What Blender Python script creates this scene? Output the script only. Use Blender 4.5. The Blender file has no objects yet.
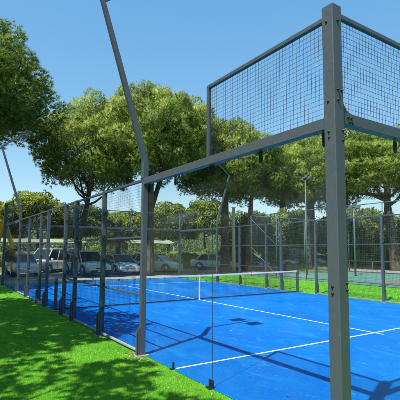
import bpy, bmesh, math, random
import numpy as np
from mathutils import Vector, Matrix

random.seed(7)
R = math.radians
scene = bpy.context.scene
COL = scene.collection

# ------------------------------------------------------------------ helpers
class MB:
    """collects simple shapes into one mesh; fn maps (s, o, z) to local xyz"""
    def __init__(self, fn=None):
        self.v, self.f, self.fn, self.sm = [], [], fn, []

    def pt(self, p):
        return tuple(self.fn(*p)) if self.fn else tuple(p)

    def add(self, vs, fs, smooth=False):
        n = len(self.v)
        self.v += [self.pt(p) for p in vs]
        self.f += [tuple(i + n for i in f) for f in fs]
        self.sm += [smooth] * len(fs)

    def box(self, a, b):
        (x0, y0, z0), (x1, y1, z1) = a, b
        self.add([(x0, y0, z0), (x1, y0, z0), (x1, y1, z0), (x0, y1, z0),
                  (x0, y0, z1), (x1, y0, z1), (x1, y1, z1), (x0, y1, z1)],
                 [(3, 2, 1, 0), (4, 5, 6, 7), (0, 1, 5, 4), (1, 2, 6, 5), (2, 3, 7, 6), (3, 0, 4, 7)])
        return self

    def prism(self, poly, axis, a, b):
        """extrude a 2D polygon along axis 0/1/2 from a to b"""
        n = len(poly)
        def mk(p, t):
            q = list(p)
            q.insert(axis, t)
            return tuple(q)
        vs = [mk(p, a) for p in poly] + [mk(p, b) for p in poly]
        fs = [tuple(range(n))[::-1], tuple(range(n, 2 * n))]
        fs += [(i, (i + 1) % n, n + (i + 1) % n, n + i) for i in range(n)]
        self.add(vs, fs)
        return self

    def tube(self, pts, rad, n=8, cap=True, smooth=True, ph=0.0):
        pts = [Vector(p) for p in pts]
        rads = rad if isinstance(rad, (list, tuple)) else [rad] * len(pts)
        vs, fs = [], []
        prev = None
        for i, p in enumerate(pts):
            if i == 0: t = pts[1] - p
            elif i == len(pts) - 1: t = p - pts[i - 1]
            else: t = (pts[i + 1] - p).normalized() + (p - pts[i - 1]).normalized()
            t.normalize()
            if prev is None:
                a = Vector((0, 0, 1)) if abs(t.z) < .9 else Vector((0, 1, 0))
                u = t.cross(a).normalized()
            else:
                u = (prev - t * prev.dot(t)).normalized()
            prev = u
            w = t.cross(u)
            for k in range(n):
                an = 2 * math.pi * k / n + ph
                vs.append(tuple(p + (u * math.cos(an) + w * math.sin(an)) * rads[i]))
        for i in range(len(pts) - 1):
            for k in range(n):
                fs.append((i * n + k, i * n + (k + 1) % n, (i + 1) * n + (k + 1) % n, (i + 1) * n + k))
        if cap:
            fs.append(tuple(range(n))[::-1])
            fs.append(tuple(range((len(pts) - 1) * n, len(pts) * n)))
        self.add(vs, fs, smooth)
        return self

    def cyl(self, a, b, r, n=14):
        return self.tube([a, b], r, n)

    def wires(self, s0, s1, z0, z1, o, pitch=.05, t=.0012):
        """welded wire grid in the (s, z) plane at depth o"""
        ns = max(1, round((s1 - s0) / pitch)); nz = max(1, round((z1 - z0) / pitch))
        for i in range(ns + 1):
            s = s0 + (s1 - s0) * i / ns
            self.stick((s, o, z0), (s, o, z1), t)
        for j in range(nz + 1):
            z = z0 + (z1 - z0) * j / nz
            self.stick((s0, o + 2 * t, z), (s1, o + 2 * t, z), t)
        return self

    def stick(self, a, b, t):
        a, b = Vector(a), Vector(b)
        d = (b - a).normalized()
        u = d.cross(Vector((0, 1, 0))).normalized() * t
        w = Vector((0, t, 0)) if abs(d.y) < .5 else Vector((t, 0, 0))
        q = [u + w, w - u, -u - w, u - w]
        self.add([tuple(a + c) for c in q] + [tuple(b + c) for c in q],
                 [(k, (k + 1) % 4, 4 + (k + 1) % 4, 4 + k) for k in range(4)])

    def build(self, name, mat, parent=None, bevel=0, loc=None, seg=2, recalc=True):
        me = bpy.data.meshes.new(name)
        me.from_pydata(self.v, [], self.f)
        me.polygons.foreach_set('use_smooth', self.sm)
        me.update()
        if recalc:
            bm = bmesh.new(); bm.from_mesh(me)
            bmesh.ops.recalc_face_normals(bm, faces=bm.faces)
            bm.to_mesh(me); bm.free()
        me.materials.append(mat)
        o = bpy.data.objects.new(name, me)
        COL.objects.link(o)
        if parent: o.parent = parent
        if loc: o.location = loc
        if bevel:
            m = o.modifiers.new('bevel', 'BEVEL'); m.width = bevel; m.segments = seg
            m.limit_method = 'ANGLE'; m.angle_limit = R(35)
        return o


def tag(o, label=None, cat=None, group=None, kind=None):
    for k, v in (('label', label), ('category', cat), ('group', group), ('kind', kind)):
        if v: o[k] = v
    return o


def empty(name, loc, label, cat, group=None, rz=0.0):
    o = bpy.data.objects.new(name, None)
    o.empty_display_size = .3
    COL.objects.link(o)
    o.location = loc; o.rotation_euler = (0, 0, rz)
    return tag(o, label, cat, group)


def copy_tree(src, parent=None):
    c = src.copy(); COL.objects.link(c); c.parent = parent
    for ch in list(src.children):
        copy_tree(ch, c)
    return c


# ------------------------------------------------------------------ materials
def mat(name, color=(.5, .5, .5), rough=.5, metal=0.0, spec=.5):
    m = bpy.data.materials.new(name); m.use_nodes = True
    b = m.node_tree.nodes['Principled BSDF']
    b.inputs['Base Color'].default_value = (*color, 1)
    b.inputs['Roughness'].default_value = rough
    b.inputs['Metallic'].default_value = metal
    b.inputs['Specular IOR Level'].default_value = spec
    return m


class NT:
    def __init__(s, m):
        s.m = m; s.t = m.node_tree; s.n = s.t.nodes; s.b = s.n.get('Principled BSDF')

    def new(s, typ, **kw):
        n = s.n.new(typ)
        for k, v in kw.items():
            if hasattr(n, k): setattr(n, k, v)
            else: n.inputs[k].default_value = v
        return n

    def link(s, a, b): s.t.links.new(a, b)

    def noise(s, scale, detail=4, rough=.55, stretch=None, coord='Object', dist=0.0):
        tc = s.new('ShaderNodeTexCoord'); out = tc.outputs[coord]
        if stretch:
            mp = s.new('ShaderNodeMapping'); mp.inputs['Scale'].default_value = stretch
            s.link(out, mp.inputs['Vector']); out = mp.outputs['Vector']
        n = s.new('ShaderNodeTexNoise'); n.inputs['Scale'].default_value = scale
        n.inputs['Detail'].default_value = detail; n.inputs['Roughness'].default_value = rough
        n.inputs['Distortion'].default_value = dist
        s.link(out, n.inputs['Vector'])
        return n.outputs['Fac']

    def ramp(s, fac, stops):
        r = s.new('ShaderNodeValToRGB'); e = r.color_ramp.elements
        while len(e) < len(stops): e.new(.5)
        for el, (p, c) in zip(e, stops):
            el.position = p; el.color = (*c, 1) if len(c) == 3 else c
        s.link(fac, r.inputs['Fac'])
        return r.outputs['Color']

    def mix(s, fac, a, b, mode='MIX'):
        n = s.new('ShaderNodeMix'); n.data_type = 'RGBA'; n.blend_type = mode
        for sock, v in ((n.inputs['Factor'], fac), (n.inputs[6], a), (n.inputs[7], b)):
            if isinstance(v, (int, float)): sock.default_value = v
            elif isinstance(v, tuple): sock.default_value = (*v, 1)
            else: s.link(v, sock)
        return n.outputs[2]

    def bump(s, h, strength=.3, dist=.01):
        n = s.new('ShaderNodeBump'); n.inputs['Strength'].default_value = strength
        n.inputs['Distance'].default_value = dist
        s.link(h, n.inputs['Height']); s.link(n.outputs['Normal'], s.b.inputs['Normal'])


def steel(name, base, rough=.45):
    m = mat(name, base, rough); t = NT(m)
    n = t.noise(9, 5, .65); d = tuple(c * .72 for c in base); l = tuple(min(1, c * 1.18 + .008) for c in base)
    c = t.ramp(n, [(.3, tuple(c * .95 for c in base)), (.5, base), (.72, tuple(c * 1.05 for c in base))])
    n2 = t.noise(70, 3, .6)
    dust = t.ramp(n2, [(.6, (0, 0, 0)), (.78, (1, 1, 1))])
    c = t.mix(dust, c, tuple(c_ * 1.25 + .008 for c_ in base))
    t.link(c, t.b.inputs['Base Color'])
    r = t.ramp(t.noise(22, 4), [(.3, (rough - .1,) * 3), (.7, (rough + .14,) * 3)])
    t.link(r, t.b.inputs['Roughness'])
    t.bump(t.noise(240, 2), .06, .002)
    return m


M = {}
M['steel'] = steel('grey_painted_steel', (.062, .078, .100), .45)
M['steel_dark'] = steel('dark_painted_steel', (.052, .06, .07), .45)
M['galv'] = steel('galvanised_steel', (.30, .31, .32), .42)
M['wire'] = mat('wire_paint', (.022, .027, .034), .5)
M['green_steel'] = steel('green_painted_steel', (.085, .14, .14), .5)
M['black'] = mat('black_plastic', (.012, .012, .014), .42)
M['rubber'] = mat('rubber', (.018, .018, .02), .8)
M['bolt'] = mat('bolt_zinc', (.35, .35, .36), .35, .8)
M['white_tape'] = mat('white_tape', (.78, .78, .76), .7)
M['net_cord'] = mat('net_cord', (.012, .014, .02), .8)
M['lens'] = mat('lamp_lens', (.10, .11, .12), .15)

# court glass: clear pane, Fresnel mirror, faint green edge
def glass_mat(name, tint, edge=False):
    m = bpy.data.materials.new(name); m.use_nodes = True
    t = NT(m); t.n.remove(t.b)
    out = t.n['Material Output']
    tr = t.new('ShaderNodeBsdfTransparent'); tr.inputs['Color'].default_value = (*tint, 1)
    gl = t.new('ShaderNodeBsdfGlossy'); gl.inputs['Roughness'].default_value = .0
    fr = t.new('ShaderNodeFresnel'); fr.inputs['IOR'].default_value = 1.5
    mx = t.new('ShaderNodeMixShader')
    ge = t.new('ShaderNodeNewGeometry')
    iv = t.new('ShaderNodeMath', operation='SUBTRACT'); iv.inputs[0].default_value = 1; t.link(ge.outputs['Backfacing'], iv.inputs[1])
    mu = t.new('ShaderNodeMath', operation='MULTIPLY'); t.link(fr.outputs[0], mu.inputs[0]); t.link(iv.outputs[0], mu.inputs[1])
    m3 = t.new('ShaderNodeMath', operation='MULTIPLY'); m3.inputs[1].default_value = .8; t.link(mu.outputs[0], m3.inputs[0])
    t.link(m3.outputs[0], mx.inputs[0]); t.link(tr.outputs[0], mx.inputs[1]); t.link(gl.outputs[0], mx.inputs[2])
    # thin film of dust on the pane
    df = t.new('ShaderNodeBsdfDiffuse'); df.inputs['Color'].default_value = (.6, .63, .62, 1)
    mx2 = t.new('ShaderNodeMixShader')
    dust = t.ramp(t.noise(3.0, 5, .7), [(.35, (.003,) * 3), (.75, (.014,) * 3)])
    t.link(dust, mx2.inputs[0]); t.link(mx.outputs[0], mx2.inputs[1]); t.link(df.outputs[0], mx2.inputs[2])
    t.link(mx2.outputs[0], out.inputs['Surface'])
    return m
M['glass'] = glass_mat('toughened_glass', (.955, .985, .975))
M['glass_edge'] = mat('glass_edge', (.012, .035, .035), .3)

# court turf: blue carpet with drifts of silica sand
m = mat('blue_turf', (.006, .15, .6), .85, spec=.15); t = NT(m)
c = t.ramp(t.noise(.55, 6, .6, (1, .55, 1), dist=.4), [(.28, (.001, .098, .41)), (.5, (.0015, .118, .46)), (.72, (.003, .145, .50))])
sand = t.ramp(t.noise(1.7, 7, .68, (1.4, .5, 1), dist=.6), [(.53, (0, 0, 0)), (.72, (.55, .55, .55))])
c = t.mix(sand, c, (.012, .25, .60))
s2 = t.ramp(t.noise(4.5, 9, .78, (1.2, .6, 1), dist=.8), [(.57, (0, 0, 0)), (.72, (.75, .75, .75))])
c = t.mix(s2, c, (.07, .36, .66))
sp = t.ramp(t.noise(30, 6, .8), [(.54, (0, 0, 0)), (.72, (.7, .7, .7))])
c = t.mix(sp, c, (.03, .30, .62))
fi = t.ramp(t.noise(420, 2, .6), [(.3, (.68,) * 3), (.7, (1.25,) * 3)])
c = t.mix(1.0, c, fi, 'MULTIPLY')
t.link(c, t.b.inputs['Base Color']); t.bump(t.noise(380, 2), .5, .004)
t.b.inputs['Specular IOR Level'].default_value = .04
M['blue'] = m

m = mat('white_line', (.74, .76, .78), .85, spec=.15); t = NT(m)
c = t.ramp(t.noise(14, 6, .7), [(.3, (.5, .6, .72)), (.5, (.74, .77, .8)), (.8, (.82, .82, .82))])
t.link(c, t.b.inputs['Base Color'])
M['line'] = m

m = mat('lawn_turf', (.03, .30, .008), .75, spec=.2); t = NT(m)
c = t.ramp(t.noise(60, 5, .7), [(.3, (.045, .20, .007)), (.52, (.105, .37, .012)), (.75, (.18, .45, .022))])
big = t.ramp(t.noise(.9, 4, .6), [(.3, (.86,) * 3), (.7, (1.1,) * 3)])
c = t.mix(1.0, c, big, 'MULTIPLY')
t.link(c, t.b.inputs['Base Color']); t.bump(t.noise(260, 3, .7), .9, .012)
M['lawn'] = m

m = mat('turf_blade', (.04, .36, .01), .55, spec=.25); t = NT(m)
at = t.new('ShaderNodeAttribute'); at.attribute_name = 'tint'
c = t.ramp(at.outputs['Fac'], [(0, (.045, .21, .008)), (.5, (.125, .40, .016)), (1, (.29, .55, .05))])
t.link(c, t.b.inputs['Base Color'])
M['blade'] = m

m = mat('dirt', (.33, .26, .18), .95, spec=.1); t = NT(m)
c = t.ramp(t.noise(.35, 8, .65), [(.3, (.17, .135, .09)), (.5, (.31, .245, .165)), (.7, (.45, .37, .26))])
lit = t.ramp(t.noise(7, 6, .75), [(.5, (0, 0, 0)), (.66, (1, 1, 1))])
c = t.mix(lit, c, (.16, .11, .06))
t.link(c, t.b.inputs['Base Color']); t.bump(t.noise(18, 6), .6, .05)
M['dirt'] = m

m = mat('concrete', (.42, .40, .37), .9, spec=.2); t = NT(m)
c = t.ramp(t.noise(3, 8, .7), [(.3, (.27, .26, .24)), (.55, (.43, .41, .38)), (.75, (.52, .5, .46))])
t.link(c, t.b.inputs['Base Color']); t.bump(t.noise(60, 5), .4, .006)
M['concrete'] = m
m = mat('dry_bank', (.16, .18, .06), .95, spec=.1); t = NT(m)
c = t.ramp(t.noise(.5, 8, .7), [(.3, (.06, .09, .025)), (.55, (.14, .17, .05)), (.78, (.34, .29, .16))])
gr = t.ramp(t.noise(2.2, 7, .75), [(.5, (0, 0, 0)), (.62, (1, 1, 1))])
c = t.mix(gr, c, (.07, .11, .028))
t.link(c, t.b.inputs['Base Color']); t.bump(t.noise(9, 6), .8, .08)
M['bank'] = m

m = mat('asphalt', (.08, .08, .085), .9, spec=.2); t = NT(m)
c = t.ramp(t.noise(2.2, 8, .7), [(.3, (.16, .145, .12)), (.7, (.33, .28, .21))])
t.link(c, t.b.inputs['Base Color']); M['asphalt'] = m

def hard_court(name, a, b):
    m = mat(name, a, .85, spec=.2); t = NT(m)
    c = t.ramp(t.noise(.8, 7, .65), [(.3, tuple(x * .85 for x in a)), (.55, a), (.75, b)])
    t.link(c, t.b.inputs['Base Color']); return m
M['teal'] = hard_court('teal_hard_court', (.10, .21, .18), (.16, .27, .23))
M['red'] = hard_court('red_hard_court', (.26, .13, .10), (.33, .18, .15))

m = mat('bark', (.12, .085, .06), .95, spec=.1); t = NT(m)
c = t.ramp(t.noise(6, 8, .75, (1, 1, .28)), [(.32, (.035, .024, .018)), (.5, (.105, .075, .055)), (.72, (.22, .16, .125))])
t.link(c, t.b.inputs['Base Color']); t.bump(t.noise(9, 7, .75, (1, 1, .3)), 1.0, .05)
M['bark'] = m

def leaf_mat(name, lo, mid, hi, transl=.3):
    m = mat(name, mid, .55, spec=.25); t = NT(m)
    at = t.new('ShaderNodeAttribute'); at.attribute_name = 'tint'
    c = t.ramp(at.outputs['Fac'], [(0, lo), (.5, mid), (1, hi)])
    t.link(c, t.b.inputs['Base Color'])
    tl = t.new('ShaderNodeBsdfTranslucent'); t.link(c, tl.inputs['Color'])
    mx = t.new('ShaderNodeMixShader'); mx.inputs[0].default_value = transl
    t.link(t.b.outputs[0], mx.inputs[1]); t.link(tl.outputs[0], mx.inputs[2])
    t.link(mx.outputs[0], t.n['Material Output'].inputs['Surface'])
    return m
M['pine'] = leaf_mat('pine_needles', (.095, .155, .026), (.23, .325, .055), (.40, .465, .10), .3)
M['pine_deep'] = leaf_mat('deep_pine_needles', (.07, .13, .02), (.185, .28, .04), (.35, .42, .075), .3)
M['bush'] = leaf_mat('bush_leaves', (.06, .105, .022), (.155, .22, .052), (.29, .35, .10))
M['bush_dark'] = leaf_mat('dark_bush_leaves', (.05, .085, .03), (.105, .16, .055), (.19, .25, .09))
M['yellow_leaf'] = leaf_mat('yellow_green_leaves', (.10, .15, .02), (.22, .29, .04), (.36, .42, .085))
M['grey_leaf'] = leaf_mat('grey_green_leaves', (.09, .13, .06), (.19, .25, .12), (.32, .37, .20))
M['palm'] = leaf_mat('palm_fronds', (.10, .11, .03), (.22, .21, .06), (.42, .34, .13))

def car_paint(name, c, rough=.22):
    m = mat(name, c, rough); m.node_tree.nodes['Principled BSDF'].inputs['Coat Weight'].default_value = .6
    t = NT(m); d = t.ramp(t.noise(2.5, 6, .7), [(.35, tuple(x * .86 for x in c)), (.7, c)])
    t.link(d, t.b.inputs['Base Color'])
    return m
M['car_white'] = car_paint('white_car_paint', (.72, .72, .70))
M['car_silver'] = car_paint('silver_car_paint', (.40, .46, .50))
M['car_grey'] = car_paint('grey_car_paint', (.16, .19, .22))
M['car_blue'] = car_paint('pale_blue_car_paint', (.30, .40, .48))
M['car_glass'] = mat('car_glass', (.02, .03, .035), .06)
M['chrome'] = mat('chrome', (.6, .6, .6), .2, 1.0)
M['head'] = mat('headlight', (.75, .78, .8), .12)
M['tail'] = mat('tail_light', (.35, .02, .02), .2)
M['digger'] = car_paint('yellow_machine_paint', (.62, .33, .015), .4)
M['cane'] = mat('canopy_cloth', (.27, .28, .19), .9)
M['concrete_pole'] = mat('concrete_pole', (.52, .46, .33), .85)

# ------------------------------------------------------------------ ground
def sheet(name, x0, y0, x1, y1, z, m, n=1):
    b = MB()
    for i in range(n):
        for j in range(n):
            xa, xb = x0 + (x1 - x0) * i / n, x0 + (x1 - x0) * (i + 1) / n
            ya, yb = y0 + (y1 - y0) * j / n, y0 + (y1 - y0) * (j + 1) / n
            b.add([(xa, ya, z), (xb, ya, z), (xb, yb, z), (xa, yb, z)], [(0, 1, 2, 3)])
    return tag(b.build(name, m, recalc=False), kind='structure')

sheet('ground', -400, -400, 900, 900, -.03, M['dirt'])
sheet('car_park', -6, 25.6, 15, 33.5, -.024, M['asphalt'])
sheet('lawn', -14, -9, 15.6, 22.2, -.008, M['lawn'])
# right of the padel court: a teal hard court with a red middle, on a slab
sheet('hard_court', 15.75, -8, 26.6, 21.5, -.004, M['teal'])
sheet('hard_court_centre', 17.6, -6, 24.6, 11.3, 0.0, M['red'])
# padel floor, its lines, its kerbs
sheet('court_floor', 0.0, -.03, 10.0, 20.03, 0.0, M['blue'])
b = MB()
def line(x0, y0, x1, y1):
    b.add([(x0, y0, .004), (x1, y0, .004), (x1, y1, .004), (x0, y1, .004)], [(0, 1, 2, 3)])
SV = 2.99
line(.04, SV - .025, 9.96, SV + .025)
line(.04, 20 - SV - .025, 9.96, 20 - SV + .025)
line(4.975, SV - .22, 5.025, SV - .025)
line(4.975, SV + .025, 5.025, 20 - SV - .025)
line(4.975, 20 - SV + .025, 5.025, 20 - SV + .22)
tag(b.build('court_lines', M['line'], recalc=False), kind='structure')
b = MB(); b.box((-.2, 20.16, -.05), (10.4, 20.42, .11))
tag(b.build('kerb', M['concrete'], bevel=.015), kind='structure')

# ------------------------------------------------------------------ blades of artificial turf
def tri_mesh(name, V, tint, m, nrm=None):
    """V: (n, k, 3) polygons with k corners; tint: (n,) per-polygon value stored per corner"""
    n, k = V.shape[:2]
    if nrm is not None:             # wind every face towards its clump's outside
        ng = np.cross(V[:, 1] - V[:, 0], V[:, 2] - V[:, 0])
        fl_ = (ng * nrm).sum(1) < 0
        V = V.copy(); V[fl_] = V[fl_][:, ::-1]
    me = bpy.data.meshes.new(name)
    me.vertices.add(n * k); me.vertices.foreach_set('co', V.astype(np.float32).ravel())
    me.loops.add(n * k); me.loops.foreach_set('vertex_index', np.arange(n * k, dtype=np.int32))
    me.polygons.add(n)
    me.polygons.foreach_set('loop_start', np.arange(0, n * k, k, dtype=np.int32))
    me.polygons.foreach_set('loop_total', np.full(n, k, dtype=np.int32))
    a = me.attributes.new('tint', 'FLOAT', 'POINT')
    a.data.foreach_set('value', np.repeat(tint, k).astype(np.float32))
    me.update(calc_edges=True)
    if nrm is not None:             # foliage normals follow the clump, as a brush of fine needles shades
        cn = me.attributes.new('custom_normal', 'FLOAT_VECTOR', 'POINT')
        cn.data.foreach_set('vector', np.repeat(nrm, k, 0).astype(np.float32).ravel())
    me.materials.append(m)
    return me

rng = np.random.default_rng(11)
def turf(boxes):
    Vs, Ts = [], []
    for (x0, y0, x1, y1, dens, h, w) in boxes:
        n = int((x1 - x0) * (y1 - y0) * dens)
        p = np.stack([rng.uniform(x0, x1, n), rng.uniform(y0, y1, n), np.full(n, -.009)], 1)
        an = rng.uniform(0, 2 * np.pi, n); d = np.stack([np.cos(an), np.sin(an), 0 * an], 1)
        ln = rng.normal(0, .55, (n, 2)); hh = h * rng.uniform(.6, 1.25, n)
        tip = p + np.concatenate([ln * h * .8 + [[h * .25, h * .1]], np.ones((n, 1))], 1) * np.stack([np.ones(n), np.ones(n), hh], 1)
        Vs.append(np.stack([p - d * w, p + d * w, tip], 1)); 
        pw = .16 * np.sin(p[:, 0] * 3.1 + 1.3 * np.sin(p[:, 1] * .9)) * np.sin(p[:, 1] * 1.7 + np.sin(p[:, 0] * 2.3)) + .10 * np.sin(p[:, 0] * 11 + p[:, 1] * 7)
        Ts.append(np.clip(rng.normal(.46, .25, n) + pw, 0, 1))
    return tri_mesh('turf_blades', np.concatenate(Vs), np.concatenate(Ts), M['blade'])
boxes = []
for (y0, y1, dens, h, w) in ((-.2, 2.2, 16000, .022, .0016), (2.2, 4.2, 9000, .023, .002), (4.2, 7, 5000, .024, .0026),
                             (7, 12, 2600, .025, .004), (12, 22, 1100, .026, .006)):
    boxes.append((-3.0, y0, -.105, y1, dens, h, w))
boxes.append((10.15, 5, 15.5, 21, 600, .03, .008))
boxes.append((-.105, 4.25, -.02, 9, 3000, .018, .0022))
boxes.append((-.13, .0, -.012, 3.9, 9000, .02, .0018))
o = bpy.data.objects.new('turf_grass', turf(boxes)); COL.objects.link(o)
tag(o, 'short bright green artificial grass beside the blue court', 'grass', kind='stuff')

g = np.random.default_rng(3); V, T = [], []
for i in range(520):
    if i < 240: x, y = -.1 - abs(g.normal(0, .5)), g.uniform(.3, 11)
    elif i < 330: x, y = g.normal(-.18, .07), g.normal(3.95, .16)
    elif i < 430: x, y = g.uniform(-2.6, -.2), g.uniform(.5, 9)
    else: x, y = .1 + abs(g.normal(0, 1.6)), g.uniform(.4, 12)
    a, L_ = g.uniform(0, 6.28), g.uniform(.012, .04); z = .019 if x < -.02 else .006
    d = np.array([math.cos(a), math.sin(a), g.uniform(-.1, .25)]) * L_; n_ = np.array([-math.sin(a), math.cos(a), .2]) * L_ * g.uniform(.06, .35)
    p = np.array([x, y, z]); V.append([p - d, p - n_, p + d, p + n_ + [0, 0, .003]]); T.append(g.uniform(0, 1))
m = mat('dry_leaves', (.2, .12, .05), .9, spec=.1); t = NT(m)
at = t.new('ShaderNodeAttribute'); at.attribute_name = 'tint'
t.link(t.ramp(at.outputs['Fac'], [(0, (.10, .055, .025)), (.6, (.26, .17, .08)), (1, (.5, .42, .28))]), t.b.inputs['Base Color'])
o = bpy.data.objects.new('leaf_litter', tri_mesh('leaf_litter', np.array(V), np.array(T), m)); COL.objects.link(o)
tag(o, 'fallen dry needles and leaf bits along the fence foot', 'leaf litter', kind='stuff')

# ------------------------------------------------------------------ padel cage
BEV = .004
def post_mb(fn, s, w, h, out0, d):
    b = MB(fn); b.box((s - w / 2, out0 - d, 0), (s + w / 2, out0, h)); return b

def side_wall(root, fn, corners=(True, True), detail=False):
    st, dk = M['steel'], M['steel_dark']
    OUT = .085                      # outer face of the posts
    for s in (4, 6, 8, 9, 11, 12, 14, 16):
        p = post_mb(fn, s, .084, 3.03, OUT, .09).build('post', st, root, BEV)
        q = MB(fn)                  # bolted angle bracket at the foot
        q.prism([(OUT + .002, .012), (OUT + .062, .012), (OUT + .062, .40), (OUT + .03, .47), (OUT + .002, .47)], 0, s - .03, s - .018)
        q.prism([(OUT + .002, .012), (OUT + .062, .012), (OUT + .062, .40), (OUT + .03, .47), (OUT + .002, .47)], 0, s + .018, s + .03)
        q.box((s - .03, OUT + .05, .013), (s + .03, OUT + .0615, .395))
        q.build('foot_bracket', st, p, .002)
        q = MB(fn); q.box((s - .085, -.06, -.006), (s + .085, OUT + .1, .011)); q.build('base_plate', M['galv'], p, .002)
    for s in (9.985,):
        pass
    # top beams
    for s0, s1, c in ((-.033, 4.045, -1), (15.955, 20.033, 1)):
        a, e = (s0 + .0, s1 - .09) if c < 0 else (s0 + .09, s1)
        q = MB(fn); q.box((a, -.012, 2.92), (e, OUT - .002, 3.03)); q.build('beam', st, root, BEV)
    segs = [(4.045, 5.955), (6.045, 7.955), (8.045, 8.955), (9.045, 10.955), (11.045, 11.955), (12.045, 13.955), (14.045, 15.955)]
    for a, e in segs:
        q = MB(fn); q.box((a, .02, 2.985), (e, .065, 3.028)); q.build('top_rail', st, root, .003)
        if a > 9 and a < 10: continue
        for z in (1.0, 2.0):
            q = MB(fn); q.box((a, .028, z - .016), (e, .06, z + .016)); q.build('mid_rail', st, root, .003)
        q = MB(fn); q.box((a, .025, .03), (e, .065, .065)); q.build('bottom_rail', M['galv'], root, .003)
        q = MB(fn); q.wires(a + .005, e - .005, .067, 2.983, .022); q.build('wire_mesh', M['wire'], root, recalc=False)
        for z in (.5, 1.0, 1.5, 2.0, 2.5):
            for c0, c1 in ((a + .001, a + .03), (e - .03, e - .001)):
                q = MB(fn); q.box((c0, .02, z + .03), (c1, .05, z + .075)); q.build('mesh_clamp', M['black'], root, .003)
    # raised wire frames over the first glass pane
    for s0, s1, u in ((-.033, 2.0, 2.0), (18.0, 20.033, 18.0)):
        ua, ub = (u - .045, u) if u < 10 else (u, u + .045)
        q = MB(fn); q.box((ua, .03, 3.031), (ub, OUT - .006, 4.025)); q.build('upright', st, root, .003)
        a, e = (s0, ua - .001) if u < 10 else (ub + .001, s1)
        q = MB(fn); q.box((a, .03, 3.98), (e, OUT - .006, 4.024)); q.build('top_rail', st, root, .003)
        q = MB(fn); q.wires(a + .004, e - .004, 3.034, 3.976, .05); q.build('wire_mesh', M['wire'], root, recalc=False)
    # glass
    for s0, s1 in ((.006, 1.998), (2.002, 3.95), (16.05, 17.998), (18.002, 19.994)):
        q = MB(fn); q.box((s0, -.03, .03), (s1, -.018, 2.985)); g = q.build('glass_pane', M['glass'], root)
        q = MB(fn)
        for e in (s0, s1):
            if e in (3.95, 16.05): continue
            q.box((e - .0012, -.0305, .03), (e + .0012, -.0255, 2.918))
        q.build('polished_edge', M['glass_edge'], g)
    for s, w in ((1, .06), (2, .11), (3, .06), (17, .06), (18, .11), (19, .06), (.07, .06), (3.9, .06), (16.1, .06), (19.93, .06)):
        q = MB(fn); q.prism([(s - w / 2, 2.92), (s - w / 2, 2.80), (s - w / 2 + .015, 2.782), (s + w / 2 - .015, 2.782), (s + w / 2, 2.80), (s + w / 2, 2.92)], 1, -.016, -.006)
        q.cyl((s, -.006, 2.83), (s, .006, 2.83), .014)
        q.build('glass_clamp', M['black'], root, .002)
    for s, w in ((2, .10), (3, .045), (1, .05), (17, .06), (18, .11), (19, .06)):
        q = MB(fn); q.box((s - w / 2, -.016, .0), (s + w / 2, -.002, .10)); q.box((s - w / 2, -.016, .0), (s + w / 2, .05, .012))
        q.cyl((s, -.002, .065), (s, .01, .065), .012)
        q.build('glass_clamp', M['black'], root, .002)


def end_wall(root, fn):
    """s runs 0..10, o is outward"""
    st = M['steel']
    OUT = .135
    q = MB(fn); q.box((.021, .045, 2.965), (9.979, OUT, 3.075)); q.build('beam', st, root, BEV)
    q = MB(fn); q.box((.021, .085, 4.0), (9.979, OUT - .006, 4.045)); q.build('top_rail', st, root, .003)
    us = (3.333, 6.667)
    for u in us:
        q = MB(fn); q.box((u - .022, .085, 3.076), (u + .022, OUT - .006, 3.999)); q.build('upright', st, root, .003)
    xs = [.024, us[0], us[1], 9.976]
    for a, e in zip(xs, xs[1:]):
        q = MB(fn); q.wires(a + .03, e - .03, 3.08, 3.996, .105); q.build('wire_mesh', M['wire'], root, recalc=False)
    for k in range(5):
        a, e = .03 + k * 1.988 + .004, .03 + (k + 1) * 1.988 - .004
        q = MB(fn); q.box((a, .02, .03), (e, .032, 3.02)); g = q.build('glass_pane', M['glass'], root)
        q = MB(fn)
        for x in (a, e): q.box((x - .0025, .0195, .03), (x + .0025, .0325, 2.96))
        q.build('polished_edge', M['glass_edge'], g)
    for k in range(1, 10):
        s, w = .03 + k * .994, .06 if k % 2 else .11
        q = MB(fn); q.prism([(s - w / 2, 2.965), (s - w / 2, 2.85), (s - w / 2 + .015, 2.832), (s + w / 2 - .015, 2.832), (s + w / 2, 2.85), (s + w / 2, 2.965)], 1, .034, .044)
        q.build('glass_clamp', M['black'], root, .002)
        q = MB(fn); q.box((s - w / 2, .034, .0), (s + w / 2, .046, .10)); q.box((s - w / 2, .034, 0), (s + w / 2, .09, .012))
        q.build('glass_clamp', M['black'], root, .002)


def corner_post(root, fn, s0, s1):
    q = MB(fn); q.box((s0, -.005, 0), (s1, .122, 4.09)); p = q.build('corner_post', M['steel'], root, .006)
    q = MB(fn); q.box((s0 - .06, -.09, -.006), (s1 + .06, .17, .014)); q.build('base_plate', M['galv'], p, .002)
    return p

fl = lambda s, o, z: (-o, s, z)                 # left side wall, outward is -x
fr_ = lambda s, o, z: (10 + o, s, z)            # right side wall
fn_ = lambda s, o, z: (s, -o, z)                # near end wall
ff = lambda s, o, z: (s, 20 + o, z)             # far end wall

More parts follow.
